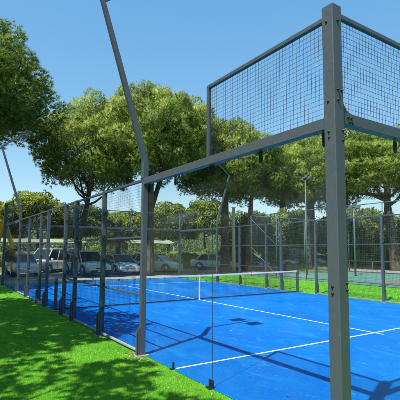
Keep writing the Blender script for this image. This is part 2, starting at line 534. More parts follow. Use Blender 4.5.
left = empty('cage_wall', (0, 0, 0), 'long grey steel cage wall beside the green lawn, ending in the tall near corner post', 'fence', 'walls of the padel cage')
side_wall(left, fl)
cp = corner_post(left, fl, -.162, -.035)
corner_post(left, fl, 20.035, 20.162)
right = empty('cage_wall', (0, 0, 0), 'long side cage wall across the blue court, between it and the far green strip', 'fence', 'walls of the padel cage')
side_wall(right, fr_)
corner_post(right, fr_, -.162, -.035)
corner_post(right, fr_, 20.035, 20.162)
near = empty('cage_wall', (0, 0, 0), 'glass end wall with a wire mesh top, running right from the tall near corner post', 'fence', 'walls of the padel cage')
end_wall(near, fn_)
far = empty('cage_wall', (0, 0, 0), 'distant glass end wall behind the net, in front of the parked cars', 'fence', 'walls of the padel cage')
end_wall(far, ff)

# hardware on the near corner post
def bolt(p, d, r=.011, l=.022, m='black'):
    r *= .68; l *= .6
    d = Vector(d); p = Vector(p)
    q = MB(); q.cyl(p, p + d * l, r, 10); q.cyl(p + d * l * .0, p + d * .006, r * 1.6, 10)
    return q
zb = [3.24, 3.10, 2.80, 2.70]
for z in (3.93, 3.16, 2.87, 2.82):
    bolt((-.122, -.09, z), (-1, 0, 0)).build('bolt', M['black'], cp)
for x, z in ((-.055, 3.93), (-.075, 3.26), (-.075, 3.16), (-.022, 3.26), (-.02, 2.88), (-.02, 2.79)):
    bolt((x, -.162, z), (0, -1, 0), .013, .03).build('bolt', M['black'], cp)
for z in (1.46, 1.40):
    bolt((-.122, -.09, z), (-1, 0, 0), .012, .025).build('bolt', M['black'], cp)
    bolt((-.02, -.162, z + .03), (0, -1, 0), .012, .025).build('bolt', M['black'], cp)
# curved gusset joining post and end beam
arc = [(.0215, 3.24), (.0215, 3.0755), (.17, 3.0755)] + [(.0215 + .148 * (1 - math.sin(a)), 3.0755 + .165 * (1 - math.cos(a))) for a in np.linspace(.15, 1.5, 8)]
q = MB(); q.prism(arc, 1, -.134, -.12); q.build('gusset', M['steel'], cp, .001)
for x in (.10, .145):
    bolt((x, -.1352, 3.03), (0, -1, 0), .013, .028).build('bolt', M['black'], near)
    bolt((x + .02, -.1352, 2.99), (0, -1, 0), .013, .028).build('bolt', M['black'], near)

# ------------------------------------------------------------------ net
net = empty('padel_net', (5, 10, 0), 'black net with white top tape stretched across the blue court', 'net')
for sx in (-1, 1):
    q = MB(); q.box((sx * 5.0 - .04, -.04, 0), (sx * 5.0 + .04, .04, .93)); p = q.build('post', M['steel_dark'], net, .004)
    q = MB(); q.box((sx * 5.0 - .09, -.09, .005), (sx * 5.0 + .09, .09, .016)); q.build('base_plate', M['galv'], p, .002)
    q = MB(); q.cyl((sx * 5.0 + .0, -.04, .8), (sx * 5, -.085, .8), .03); q.cyl((sx * 5, -.08, .8), (sx * 5 + sx * .08, -.085, .86), .008)
    q.build('winch', M['black'], p)
top = lambda x: .88 + .04 * (abs(x) / 4.96) ** 1.3
def strip_mb(z0f, z1f, t, n=24, x0=-4.955, x1=4.955):
    q = MB()
    xs = [x0 + (x1 - x0) * i / n for i in range(n + 1)]
    for a, c in zip(xs, xs[1:]):
        q.add([(a, -t, z0f(a)), (c, -t, z0f(c)), (c, -t, z1f(c)), (a, -t, z1f(a)), (a, t, z0f(a)), (c, t, z0f(c)), (c, t, z1f(c)), (a, t, z1f(a))],
              [(0, 1, 2, 3), (5, 4, 7, 6), (3, 2, 6, 7), (1, 0, 4, 5)])
    return q
strip_mb(lambda x: top(x) - .055, top, .006).build('top_tape', M['white_tape'], net)
strip_mb(lambda x: .02, lambda x: .055, .005).build('bottom_tape', M['net_cord'], net)
q = MB()
for i in range(237):
    x = -4.95 + i * 9.9 / 236; q.stick((x, 0, .05), (x, 0, top(x) - .05), .0016)
for j in range(20):
    z = .055 + j * .042
    for k in range(12):
        xa, xb = -4.95 + k * 9.9 / 12, -4.95 + (k + 1) * 9.9 / 12
        q.stick((xa, .003, z / .88 * top(xa) * .96), (xb, .003, z / .88 * top(xb) * .96), .0016)
q.build('netting', M['net_cord'], net, recalc=False)
q = MB(); q.box((-.026, -.010, .004), (.026, -.0065, .885)); q.box((-.026, .0065, .004), (.026, .010, .885)); q.box((-.026, -.010, .8855), (.026, .010, .889))
q.build('centre_strap', M['white_tape'], net)

# ------------------------------------------------------------------ floodlight masts of the padel court
def mast(label, s, sx, x0):
    """sx -1: left wall, +1: right wall; the pole leans outward, the arm comes back over the court"""
    r = empty('floodlight_mast', (x0, s, 3.03), label, 'floodlight', 'floodlight masts on the cage posts')
    q = MB(); q.tube([(0, 0, 0), (0, 0, .30), (sx * .03, 0, .42), (sx * .85, 0, 3.02)], [.070, .070, .066, .050], 4, smooth=False, ph=R(45))
    q.build('pole', M['steel'], r, .004)
    q = MB(); q.box((-.045, -.045, .001), (.045, .1, .012)); q.build('base_plate', M['steel'], r, .002)
    for k in (1,):
        q = MB(); q.prism([(.052, .012), (.052, .20), (.098, .012)], 0, -.004, .004)
        q.build('gusset', M['steel'], r)
    q = MB(); q.tube([(sx * .85, 0, 2.99), (sx * .42, 0, 3.32), (-sx * .02, 0, 3.66)], [.042, .038, .034], 4, smooth=False, ph=R(45))
    q.build('arm', M['steel'], r, .003)
    q = MB(); q.box((-sx * .0 - .03, -.5, 3.64), (.03, .5, 3.69)); q.build('crossbar', M['steel'], r, .003)
    for k in (-1, 1):
        c = Vector((-sx * .02, k * .33, 3.62))
        mtx = Matrix.Translation(c) @ Matrix.Rotation(sx * R(16), 4, 'Y')
        f = lambda x, y, z, m_=mtx: tuple(m_ @ Vector((x, y, z)))
        q = MB(f); q.box((-.19, -.15, -.035), (.19, .15, .03))
        for i in range(7): q.box((-.18 + i * .055, -.13, .031), (-.165 + i * .055, .13, .055))
        h = q.build('lamp_head', M['steel_dark'], r, .004)
        q = MB(f); q.box((-.165, -.13, -.042), (.165, .13, -.0355)); q.build('lens', M['lens'], h)
    return r
mast('nearest grey floodlight mast leaning up from a post beside the lawn', 4, -1, -.042)
mast('small floodlight mast with a bent arm above the far left corner of the cage', 16, -1, -.042)
mast('thin floodlight mast seen through the glass in front of the pine trunks', 16, 1, 10.042)

# ------------------------------------------------------------------ fence and lamps of the neighbouring hard court
TX, TY = 15.7, 19.8
tf = empty('tennis_fence', (TX, TY, 0), 'tall green mesh fence with corner braces round the teal hard court', 'fence')
def tp(x, y, h=4.22, r=.027):
    q = MB(); q.cyl((x - TX, y - TY, 0), (x - TX, y - TY, h), r, 10); q.build('post', M['green_steel'], tf)
ys = [TY - 2.55 * k for k in range(11)]
for y in ys: tp(TX, y)
xs = [TX + 2.7 * k for k in range(1, 5)]
for x in xs: tp(x, TY)
for z in (4.2, 2.1, .12):
    q = MB(); q.cyl((0, 0, z), (0, ys[-1] - TY, z), .024 if z > 1 else .02, 8); q.build('rail', M['green_steel'], tf)
    q = MB(); q.cyl((0, 0, z), (xs[-1] - TX, 0, z), .024 if z > 1 else .02, 8); q.build('rail', M['green_steel'], tf)
q = MB(lambda s, o, z: (o, s, z)); q.wires(ys[-1] - TY, 0, .12, 4.2, 0, .10, .0013); q.build('wire_mesh', M['green_steel'], tf, recalc=False)
q = MB(); q.wires(0, xs[-1] - TX, .12, 4.2, 0, .10, .0013); q.build('wire_mesh', M['green_steel'], tf, recalc=False)
for (y0, z0, y1, z1) in ((0, 4.0, -2.5, 2.15), (0, 2.0, -2.5, .2)):
    q = MB(); q.cyl((-.03, y0, z0), (-.03, y1, z1), .022, 8); q.build('brace', M['green_steel'], tf)
# low rail on the far side of the hard court
lr = empty('low_rail', (26.8, 10, 0), 'low dark rail along the far edge of the teal hard court', 'rail')
for k in range(12):
    q = MB(); q.cyl((0, -12 + k * 2.2, 0), (0, -12 + k * 2.2, .9), .03, 8); q.build('post', M['green_steel'], lr)
q = MB(); q.cyl((0, -12, .9), (0, 12.2, .9), .03, 8); q.build('rail', M['green_steel'], lr)
q = MB(); q.box((-.04, -12, 0), (.04, 12.2, .22)); q.build('kerb_board', M['concrete'], lr)

def tall_lamp(x, y, h, label, n=3):
    r = empty('court_lamp', (x, y, 0), label, 'floodlight', 'green lamp posts of the hard court')
    q = MB(); q.tube([(0, 0, 0), (0, 0, h * .5), (0, 0, h)], [.075, .062, .045], 10); q.build('pole', M['green_steel'], r)
    q = MB(); q.box((-.03, -.45, h - .04), (.03, .45, h)); q.build('crossbar', M['green_steel'], r)
    for k in range(n):
        y_ = -.34 + .68 * k / (n - 1)
        mtx = Matrix.Translation((.06, y_, h + .1 + .13 * (k % 2))) @ Matrix.Rotation(R(-50), 4, 'Y')
        f = lambda a, b_, c, m_=mtx: tuple(m_ @ Vector((a, b_, c)))
        q = MB(f); q.box((-.15, -.14, -.05), (.15, .14, .06)); hd = q.build('lamp_head', M['steel_dark'], r, .01)
        q = MB(f); q.box((-.13, -.12, -.056), (.13, .12, -.0505)); q.build('lens', M['lens'], hd)
tall_lamp(20.0, 18.6, 7.05, 'tall green lamp post with two heads between the pine trunks')
tall_lamp(22.0, 15.9, 4.75, 'short green lamp post just right of the near corner post')
# pale concrete pole by the pine trunks
pp = empty('utility_pole', (17.3, 23.9, 0), 'pale yellowish pole standing between two pine trunks', 'pole')
q = MB(); q.tube([(0, 0, 0), (0, 0, 5.2)], [.16, .11], 10); q.build('shaft', M['concrete_pole'], pp)
q = MB(); q.box((-.13, -.13, 5.2), (.13, .13, 5.26)); q.build('cap', M['concrete_pole'], pp)

# ------------------------------------------------------------------ trees
def unit(n, zmin=-1.0, g=rng):
    z = g.uniform(zmin, 1, n); a = g.uniform(0, 2 * np.pi, n); r = np.sqrt(np.maximum(0, 1 - z * z))
    return np.stack([r * np.cos(a), r * np.sin(a), z], 1)
def norm(a): return a / np.maximum(1e-6, np.linalg.norm(a, axis=-1, keepdims=True))

def crown_clumps(seed, Rr, H, n, zmin=-.45, rmin=.2, rmax=.32, shell=(.55, .9)):
    g = np.random.default_rng(seed)
    out = []
    tries = 0
    while len(out) < n and tries < n * 60:
        tries += 1
        u = unit(1, zmin, g)[0]
        rho = g.uniform(*shell) * (1 + .16 * math.sin(3 * math.atan2(u[1], u[0]) + seed) * (1 - abs(u[2])))
        c = np.array([u[0] * Rr * rho, u[1] * Rr * rho, (u[2] if u[2] > 0 else u[2] * .8) * H * rho])
        r = Rr * g.uniform(rmin, rmax)
        if all(np.linalg.norm(c - o[0]) > .6 * (r + o[1]) for o in out): out.append((c, r))
    return out

def needle_crown(name, seed, m, Rr=4.0, H=3.4, nclump=80, per=210, k=8, ln=(.2, .36), w=.026, zmin=-.45, leaf=False, flat=.78, dens=1.0, up=.55, **kw):
    g = np.random.default_rng(seed + 500)
    cl = crown_clumps(seed, Rr, H, nclump, zmin, **kw)
    P, D, T, N = [], [], [], []
    for c, r in cl:
        n = int(per * (r / (Rr * .26)) ** 2 * dens)
        u = unit(n, -1, g); s = np.where(g.random(n) < .8, g.uniform(.78, 1.05, n), g.uniform(.3, .78, n))
        lump = 1 + .18 * np.sin(5 * u[:, 0] + seed) * np.cos(4 * u[:, 1] + 2 * c[0])
        p = c + u * (r * s * lump)[:, None] * [1, 1, flat]
        d = norm(u * .9 + norm(c[None] + 1e-4) * .35 + [0, 0, up])
        N.append(norm(u * [1, 1, 1.15] + norm(c[None] + 1e-4) * .45 + [0, 0, .12])); P.append(p); D.append(d); T.append(np.clip(g.normal(.46 + .17 * g.normal(), .18, n), 0, 1))
    P, D, T = np.concatenate(P), np.concatenate(D), np.concatenate(T)
    n = len(P)
    N = np.repeat(np.concatenate(N), k, 0); P, D, T = np.repeat(P, k, 0), np.repeat(D, k, 0), np.repeat(T, k)
    n = len(P)
    d = norm(D + g.normal(0, .5, (n, 3)))
    side = norm(np.cross(d, g.normal(0, 1, (n, 3))))
    L = g.uniform(*ln, n)[:, None]; wv = side * (w * g.uniform(.7, 1.3, n))[:, None]
    if leaf:
        mid = P + d * L * .45
        V = np.stack([P, mid - wv, P + d * L, mid + wv], 1)
    else:
        V = np.stack([P - wv, P + wv, P + d * L], 1)
    T = np.clip(T + g.normal(0, .08, n), 0, 1)
    N = norm(N + g.normal(0, .28, (n, 3)))
    return tri_mesh(name, V, T, m, N), cl

def limb(q, a, b, r0, r1, g, sag=.12, n=6):
    a, b = np.array(a, float), np.array(b, float)
    pts = []
    off = g.normal(0, 1, 3) * np.linalg.norm(b - a) * .06
    for i in range(n):
        t = i / (n - 1)
        p = a + (b - a) * t + off * math.sin(math.pi * t) + np.array([0, 0, -sag * np.linalg.norm(b - a) * math.sin(math.pi * t)])
        pts.append(tuple(p))
    q.tube(pts, [r0 + (r1 - r0) * (i / (n - 1)) for i in range(n)], 7)

def pine(x, y, base, crown_me, clumps, cz, label, group, rad=.28, sc=(1, 1, 1), rz=0.0, lean=(0, 0), fork=None, seed=1, nl=14, name='pine_tree', late=False):
    """base: ground z, cz: height of the crown's centre"""
    g = np.random.default_rng(seed)
    r = empty(name, (x, y, base), label, 'tree', group)
    c = bpy.data.objects.new('crown', crown_me); COL.objects.link(c); c.parent = r
    c.location = (lean[0], lean[1], cz); c.scale = sc; c.rotation_euler = (0, 0, rz)
    q = MB()
    f = fork or cz * .62
    mid = (lean[0] * .35 + g.normal(0, .08), lean[1] * .35 + g.normal(0, .08), f * .55)
    fk = (lean[0] * .75, lean[1] * .75, f)
    if late: mid, fk = (lean[0] * .03, lean[1] * .03, f * .6), (lean[0] * .4, lean[1] * .4, f)
    topc = (lean[0], lean[1], cz + .35 * sc[2])
    q.tube([(0, 0, -.1), (g.normal(0, .02), 0, .35), mid, fk], [rad * 1.45, rad * 1.06, rad * .9, rad * .72], 12)
    q.tube([fk, ((fk[0] + topc[0]) / 2 + g.normal(0, .2), (fk[1] + topc[1]) / 2 + g.normal(0, .2), (fk[2] + topc[2]) / 2), topc], [rad * .68, rad * .5, rad * .18], 9)
    cr, sr = math.cos(rz), math.sin(rz)
    idx = g.permutation(len(clumps))[:nl]
    for i in idx:
        cc = clumps[i][0] * sc
        e = (lean[0] + cr * cc[0] - sr * cc[1], lean[1] + sr * cc[0] + cr * cc[1], cz + cc[2] - .2)
        t = g.uniform(0, .75)
        a = np.array(fk) * (1 - t) + np.array(topc) * t
        limb(q, a, e, rad * .36 * (1 - .5 * t), rad * .06, g)
    q.build('trunk', M['bark'], r)
    return r

CR = {}
PK = dict(k=14, ln=(.13, .27), w=.0125, zmin=-.8, rmin=.13, rmax=.24, shell=(.5, .95), up=.85)
CR['a'] = needle_crown('pine_crown', 3, M['pine'], 4.0, 3.5, 125, 330, **PK)
CR['b'] = needle_crown('pine_crown', 8, M['pine'], 4.0, 3.7, 125, 330, **PK)
CR['c'] = needle_crown('pine_crown', 21, M['pine'], 4.0, 3.3, 125, 330, **PK)
CR['d'] = needle_crown('dense_pine_crown', 33, M['pine_deep'], 4.2, 4.2, 150, 360, **{**PK, 'rmax': .27})
CR['t'] = needle_crown('sparse_crown', 45, M['bush'], 2.7, 1.9, 15, 150, k=7, ln=(.12, .26), w=.035, leaf=True, rmin=.13, rmax=.22, shell=(.35, 1.0))
CR['s'] = needle_crown('loose_crown', 41, M['bush'], 2.4, 2.0, 26, 150, k=7, ln=(.12, .24), w=.035, leaf=True)
G1 = 'pine trees around the court'
def P(key, *a, **k): return pine(a[0], a[1], a[2], CR[key][0], CR[key][1], *a[3:], **k)
P('d', -2.5, 22.6, 0, 10.5, 'big dense pine whose dark crown fills the upper left', G1, rad=.34, sc=(1.18, 1.18, .95), rz=.4, seed=2)
P('a', 5.2, 26.3, 0, 8.7, 'forked pine with a leaning trunk behind the left fence posts', G1, rad=.26, sc=(.93, .93, 1.1), rz=1.3, lean=(.9, -.2), seed=4, fork=4.6)
P('b', 9.75, 23.8, 0, 9.5, 'tall pine whose straight trunk stands behind the nearest mast', G1, rad=.30, sc=(1.0, 1.0, 1.14), rz=2.2, seed=5, fork=7.0)
P('c', 11.0, 26.6, 0, 10.5, 'pine with a rounded crown between the mast and the wire panel', G1, rad=.24, sc=(.95, .95, 1.0), rz=.2, seed=6, lean=(1.95, -1.3), fork=7.6, late=True)
P('a', 17.4, 25.2, 0, 8.9, 'dark-trunked pine just left of the pale pole', G1, rad=.38, sc=(1.05, 1.05, 1.15), rz=3.3, seed=7, fork=6.5)
P('b', 19.4, 24.6, 0, 8.0, 'thinner pine just right of the pale pole', G1, rad=.26, sc=(.9, .9, .9), rz=4.6, seed=8, fork=6.2, lean=(.5, 0))
P('c', 27.2, 24.4, 0, 8.6, 'broad pine behind the green lamp post left of the corner post', G1, rad=.36, sc=(1.15, 1.15, 1.25), rz=5.2, seed=9, fork=5.6)
P('a', 29.2, 17.2, 0, 8.8, 'pine at the right edge with its trunk beside the sky gap', G1, rad=.42, sc=(1.2, 1.2, .95), rz=2.9, seed=10, fork=5.4, lean=(-.6, .4))
P('b', 25.0, 22.9, 0, 8.2, 'leafy pine seen right through the wire panel beside the corner post', G1, rad=.24, sc=(.8, .8, .85), rz=.9, seed=11, fork=5.6)
# shade trees left of the lawn: their shadows fall on the grass and the fence
P('s', -5.6, 6.4, 0, 7.2, 'loose leafed tree shading the lawn from the left', 'shade trees beside the lawn', rad=.14, sc=(1.15, 1.35, .9), rz=.3, seed=12, name='shade_tree')
P('s', -6.4, 9.6, 0, 7.6, 'second loose leafed tree shading the far lawn', 'shade trees beside the lawn', rad=.15, sc=(1.2, 1.2, .9), rz=1.9, seed=13, name='shade_tree')
P('t', -5.9, .7, 0, 5.9, 'nearest loose leafed tree shading the lawn', 'shade trees beside the lawn', rad=.12, sc=(.95, 1.0, .8), rz=2.6, seed=14, name='shade_tree')
P('s', -5.2, 17.4, 0, 8.2, 'farthest loose leafed tree shading the far cage corner', 'shade trees beside the lawn', rad=.16, sc=(1.2, 1.2, .9), rz=.9, seed=15, name='shade_tree')

# broadleaf trees and bushes behind the car park
BU = {}
BU['y'] = needle_crown('round_crown', 51, M['yellow_leaf'], 3.0, 2.4, 70, 190, k=8, ln=(.11, .22), w=.036, leaf=True)
BU['g'] = needle_crown('round_crown', 52, M['bush'], 3.0, 2.6, 70, 190, k=8, ln=(.11, .22), w=.036, leaf=True)
BU['k'] = needle_crown('dark_crown', 53, M['bush_dark'], 3.0, 2.6, 70, 200, k=8, ln=(.11, .22), w=.036, leaf=True)
BU['p'] = needle_crown('grey_crown', 54, M['grey_leaf'], 3.0, 2.8, 70, 190, k=8, ln=(.11, .22), w=.036, leaf=True)
G2 = 'leafy trees beyond the car park'
def B(key, x, y, cz, sc, label, seed, rad=.16, name='leafy_tree', group=G2):
    return pine(x, y, 0, BU[key][0], BU[key][1], cz, label, group, rad=rad, sc=sc, rz=seed * 1.7, seed=seed, nl=8, name=name)
B('y', 5.9, 41.6, 5.1, (1.0, 1.0, 1.05), 'yellow-green tree in the sky gap left of the forked pine', 61)
B('y', 2.3, 43.5, 4.1, (1.0, 1.0, 1.0), 'yellow-green tree above the digger', 62)
B('g', 10.5, 43.0, 4.3, (1.1, 1.1, 1.0), 'mid green tree behind the palm', 63)
B('y', 15.5, 41.5, 3.9, (1.0, 1.0, .95), 'yellow-green tree right of the tall pine trunk', 64)
B('g', 19.6, 39.0, 4.4, (1.05, 1.05, 1.1), 'mid green tree above the far right cage corner', 65)
B('y', 23.5, 37.5, 4.9, (1.05, 1.05, 1.1), 'yellow-green tree behind the pale pole', 66)
B('k', 24.6, 30.6, 2.8, (.9, .9, 1.15), 'dark green tree behind the brace of the green fence', 67)
B('g', 31.0, 31.0, 3.4, (1.1, 1.1, 1.2), 'mid green tree behind the broad pine', 68)
B('k', 33.5, 26.0, 2.8, (1.0, 1.0, 1.1), 'dark green tree low behind the short green lamp post', 69)
B('g', 39.0, 27.5, 3.7, (1.3, 1.3, 1.2), 'mid green tree under the sky gap at the right', 70)
B('g', 39.5, 20.0, 3.3, (1.2, 1.2, 1.1), 'mid green tree beyond the hard court at the right edge', 71)
B('k', 35.5, 17.8, 2.1, (1.0, 1.0, .9), 'dark bushy tree low at the right edge', 72)
B('p', 40.5, 30.6, 13.4, (1.7, 1.7, 1.6), 'pale grey-green tree towering behind the right pines', 73, rad=.4)
B('p', 35.0, 36.5, 12.2, (1.4, 1.4, 1.4), 'second pale grey-green tree rising behind the broad pine', 74, rad=.36)
B('k', -2.0, 40.0, 4.1, (1.1, 1.1, 1.2), 'dark green tree at the left edge behind the big pine', 75)

b = MB()
import itertools
nx, nr = 60, 14
def bank_pt(i, j):
    az = R(-30 + 140 * i / nx); t_ = j / nr
    d = 37 + 58 * t_ + 1.2 * math.sin(i * .7) + .6 * math.sin(i * 1.9)
    z = -.06 + 1.5 * (1 - (1 - min(1, t_ * 2.4)) ** 2) + 6.5 * max(0, t_ - .55) / .45 + (.14 * math.sin(i * 1.3 + j * 2.1) if j else 0)
    return (-3 + d * math.sin(az), -2.5 + d * math.cos(az), z)
for j in range(nr + 1):
    for i in range(nx + 1): b.v.append(bank_pt(i, j))
for j in range(nr):
    for i in range(nx):
        a = j * (nx + 1) + i; b.f.append((a, a + 1, a + nx + 2, a + nx + 1)); b.sm.append(True)
tag(b.build('hill', M['bank']), kind='structure')
G3 = 'bushes behind the car park'
def bush(key, x, y, sc, label, seed):
    return pine(x, y, 0, BU[key][0], BU[key][1], 2.0 * sc[2] * .62, label, G3, rad=.07, sc=sc, rz=seed * 2.3, seed=seed, nl=5, name='bush', fork=.5)
lab = ['low round bush behind the white van', 'yellow-green bush behind the white off-roader', 'bush at the foot of the palm', 'green bush left of the tall pine trunk',
       'bush behind the white hatchback', 'bush above the sandy patch', 'yellow-green bush right of the sandy patch', 'bush left of the dark pine trunk',
       'dark bush beneath the thinner pine', 'bush behind the far white cars', 'green bush beyond the green fence corner', 'bush left of the far low rail',
       'bush behind the far low rail', 'green bush right of the far low rail']
spots = [(3.2, 37.2, 'g'), (6.6, 35.0, 'y'), (9.6, 33.2, 'y'), (12.4, 34.6, 'g'), (14.4, 31.6, 'y'), (17.0, 31.0, 'y'), (19.9, 31.8, 'y'), (21.6, 30.0, 'g'),
         (20.6, 27.4, 'k'), (26.0, 28.2, 'g'), (28.6, 26.4, 'g'), (30.4, 22.6, 'y'), (31.8, 19.0, 'y'), (32.8, 15.0, 'g')]
for i, ((x, y, k_), l) in enumerate(zip(spots, lab)):
    bush(k_, x, y, (.5, .5, .42 + .16 * ((i * 7) % 5) / 4), l, 90 + i)

# the park all round: a far wood that closes the horizon, and pines left of and behind the viewer
g = np.random.default_rng(77)
Vs, Ts = [], []
for i in range(900):
    az = i / 900 * 2 * math.pi; d = g.uniform(47, 62); cz = g.uniform(.4, 5.0); r_ = g.uniform(1.6, 2.8)
    c_ = np.array([5 + d * math.sin(az), 8 + d * math.cos(az), cz])
    n = 460
    u = unit(n, -1, g); p_ = c_ + u * r_ * g.uniform(.6, 1.05, n)[:, None]
    d_ = norm(u + [0, 0, .4] + g.normal(0, .5, (n, 3))); sd = norm(np.cross(d_, g.normal(0, 1, (n, 3))))
    L_ = g.uniform(.22, .46, n)[:, None]
    Vs.append(np.stack([p_, p_ + d_ * L_ * .5 - sd * .095, p_ + d_ * L_, p_ + d_ * L_ * .5 + sd * .095], 1)); Ts.append(np.clip(g.normal(g.uniform(.25, .7), .18, n), 0, 1))
o = bpy.data.objects.new('far_wood', tri_mesh('far_wood', np.concatenate(Vs), np.concatenate(Ts), M['grey_leaf'])); COL.objects.link(o)
tag(o, 'distant green wood closing the horizon behind the car park', 'wood', kind='stuff')
G4 = 'pines round the park beside the lawn'
for i, (x, y) in enumerate([(-13, 4), (-15, 11), (-13.5, 18), (-15, 25), (-13, 32), (-15.5, 40), (-12, -9), (3, -15), (9.5, -13.5), (15.5, -15), (22, -13.5), (29, -15.5)]):
    P('acbd'[i % 4], x, y, 0, 7.2, 'park pine beside the lawn, off to the side of the court', G4, rad=.3, sc=(1.0, 1.0, .95), rz=i * 1.1, seed=120 + i, nl=6)

# palm with dry fronds
pm = empty('palm_tree', (9.7, 29.6, 0), 'small palm with yellowing fronds behind the parked cars', 'palm')
q = MB(); q.tube([(0, 0, -.1), (.05, 0, 1), (.0, .05, 2.9)], [.26, .21, .2], 10); q.build('trunk', M['bark'], pm)
g = np.random.default_rng(5); V, T = [], []
for i in range(34):
    az = i * 2.399; el = g.uniform(-.5, 1.3); L = g.uniform(1.3, 1.8)
    tint = np.clip((.9 - el * .55) + g.normal(0, .12), 0, 1)
    p = np.array([0, .05, 2.95]); d = np.array([math.cos(az) * math.cos(el), math.sin(az) * math.cos(el), math.sin(el)])
    for s in range(14):
        d = norm((d + np.array([0, 0, -.085]))[None])[0]; p2 = p + d * L / 14
        sd = norm(np.cross(d, [0, 0, 1.])[None])[0]
        for k in (-1, 1):
            tip = p2 + (sd * k * .8 + d * .7 + np.array([0, 0, -.2])) * (.42 * math.sin(math.pi * (s + 1.5) / 16) + .06)
            V.append([p - d * .02, p2 + d * .02, tip]); T.append(tint)
        p = p2
me = tri_mesh('palm_fronds', np.array(V), np.array(T), M['palm'])
o = bpy.data.objects.new('crown', me); COL.objects.link(o); o.parent = pm

# ------------------------------------------------------------------ vehicles
def vehicle(label, loc, rz, kind, paint, name='parked_car', cat='car'):
    """built along x, nose at +x, centred on the wheelbase"""
    S = {'suv': dict(L=4.6, W=1.86, hb=1.0, H=1.72, hood=1.02, nose=.84, cab=(-2.15, 1.05), top=(-1.85, .25), bed=1.02, wr=.36),
         'sedan': dict(L=4.5, W=1.78, hb=.92, H=1.46, hood=.92, nose=.74, cab=(-1.75, 1.05), top=(-1.1, .25), bed=1.0, wr=.32),
         'hatch': dict(L=4.0, W=1.74, hb=.94, H=1.5, hood=.95, nose=.76, cab=(-1.88, .98), top=(-1.55, .2), bed=.98, wr=.31),
         'van': dict(L=4.5, W=1.85, hb=1.02, H=1.86, hood=1.08, nose=.86, cab=(-2.21, 1.45), top=(-2.12, .75), bed=1.02, wr=.32)}[kind]
    r = empty(name, loc, label, cat, 'cars parked beyond the court' if cat in ('car', 'van') else None, rz)
    L, W, hb, H = S['L'] / 2, S['W'] / 2, S['hb'], S['H']
    wb = S['L'] * .29; wr = S['wr']
    (c0, c1), (t0, t1) = S['cab'], S['top']
    hood, nose, bed = S['hood'], S['nose'], S['bed']
    # body: rounded cross-sections lofted from tail to nose
    st = [(-L, .80, .42, bed * .72), (-L + .03, .90, .30, bed * .93), (-L + .25, .97, .24, bed), (-L * .5, 1.0, .22, hb), (0, 1.0, .22, hb), (c1 - .1, 1.0, .22, hood),
          (c1 + .35 * (L - c1), .985, .22, hood * .4 + nose * .6 + .03), (L - .3, .95, .24, nose), (L - .06, .86, .28, nose - .12), (L, .74, .38, nose - .28)]
    vs, fs, m_ = [], [], 12
    for x, kw, zb, zt in st:
        w = W * kw
        half = [(.0, zb), (w * .8, zb), (w * .95, zb + .06), (w, zb + (zt - zb) * .45), (w * .975, zt - .13), (w * .86, zt - .015), (0, zt + .025)]
        ring = half + [(-y_, z_) for y_, z_ in half[-2:0:-1]]
        m_ = len(ring)
        vs += [(x, y_, z_) for y_, z_ in ring]
    for a in range(len(st) - 1):
        fs += [(a * m_ + k, a * m_ + (k + 1) % m_, (a + 1) * m_ + (k + 1) % m_, (a + 1) * m_ + k) for k in range(m_)]
    fs += [tuple(range(m_))[::-1], tuple(range((len(st) - 1) * m_, len(st) * m_))]
    q = MB(); q.add(vs, fs, True); body = q.build('body', M[paint], r)
    sb_ = body.modifiers.new('smooth', 'SUBSURF'); sb_.levels = 2; sb_.render_levels = 2
    # cabin: glass between painted pillars under a rounded roof
    wi, wl, z0, H_ = W * .74, W * .90, hb - .06, H - .05
    A = [Vector(v) for v in ((c0, -wl, z0), (c1, -wl, z0), (c1, wl, z0), (c0, wl, z0), (t0, -wi, H_), (t1, -wi, H_), (t1, wi, H_), (t0, wi, H_))]
    def panel(nm, idx, n):
        n = Vector(n).normalized() * .02
        a = [A[k] for k in idx]; md = (a[0] + a[1] + a[2] + a[3]) / 4
        q = MB(); q.add([tuple(p_) for p_ in a] + [tuple(p_ - n) for p_ in a], [(0, 1, 2, 3), (7, 6, 5, 4), (0, 1, 5, 4), (1, 2, 6, 5), (2, 3, 7, 6), (3, 0, 4, 7)])
        q.build(nm, M['car_glass'], r)
    panel('windscreen', (1, 2, 6, 5), (1, 0, .7)); panel('rear_window', (3, 0, 4, 7), (-1, 0, .4))
    panel('side_window', (0, 1, 5, 4), (0, -1, .3)); panel('side_window', (2, 3, 7, 6), (0, 1, .3))
    for lo_, hi_, rd in ((0, 4, .06), (1, 5, .035), (2, 6, .035), (3, 7, .06)):
        q = MB(); q.tube([tuple(A[lo_]), tuple(A[hi_])], rd, 8); q.build('pillar', M[paint], r)
    for f_ in ((.36, .68) if kind in ('suv', 'van') else (.47,)):
        for a, b_, c, d in ((0, 1, 5, 4), (3, 2, 6, 7)):
            q = MB(); q.tube([tuple(A[a].lerp(A[b_], f_)), tuple(A[d].lerp(A[c], f_))], .03, 8); q.build('pillar', M[paint], r)
    q = MB(); q.box((t0 - .05, -wi - .02, H - .085), (t1 + .06, wi + .02, H)); q.build('roof', M[paint], r, .04, seg=4)
    for sg in (-1, 1):
        for sx in (-1, 1):
            q = MB(); q.cyl((sx * wb, sg * (W - .3), wr + .02), (sx * wb, sg * (W - .012), wr + .02), wr + .065, 22); q.build('wheel_arch', M['rubber'], r)
        for xs_ in ((-.55, .35, 1.05) if kind != 'hatch' else (-.2, .95)):
            q = MB(); q.box((xs_ - .007, sg * (W - .04), .36), (xs_ + .007, sg * (W - .004), hb * .86)); q.build('door_seam', M['black'], r)
        for xs_ in (-.42, .5):
            q = MB(); q.box((xs_, sg * (W - .03), hb * .78), (xs_ + .16, sg * (W + .015), hb * .78 + .035)); q.build('door_handle', M[paint], r, .01)
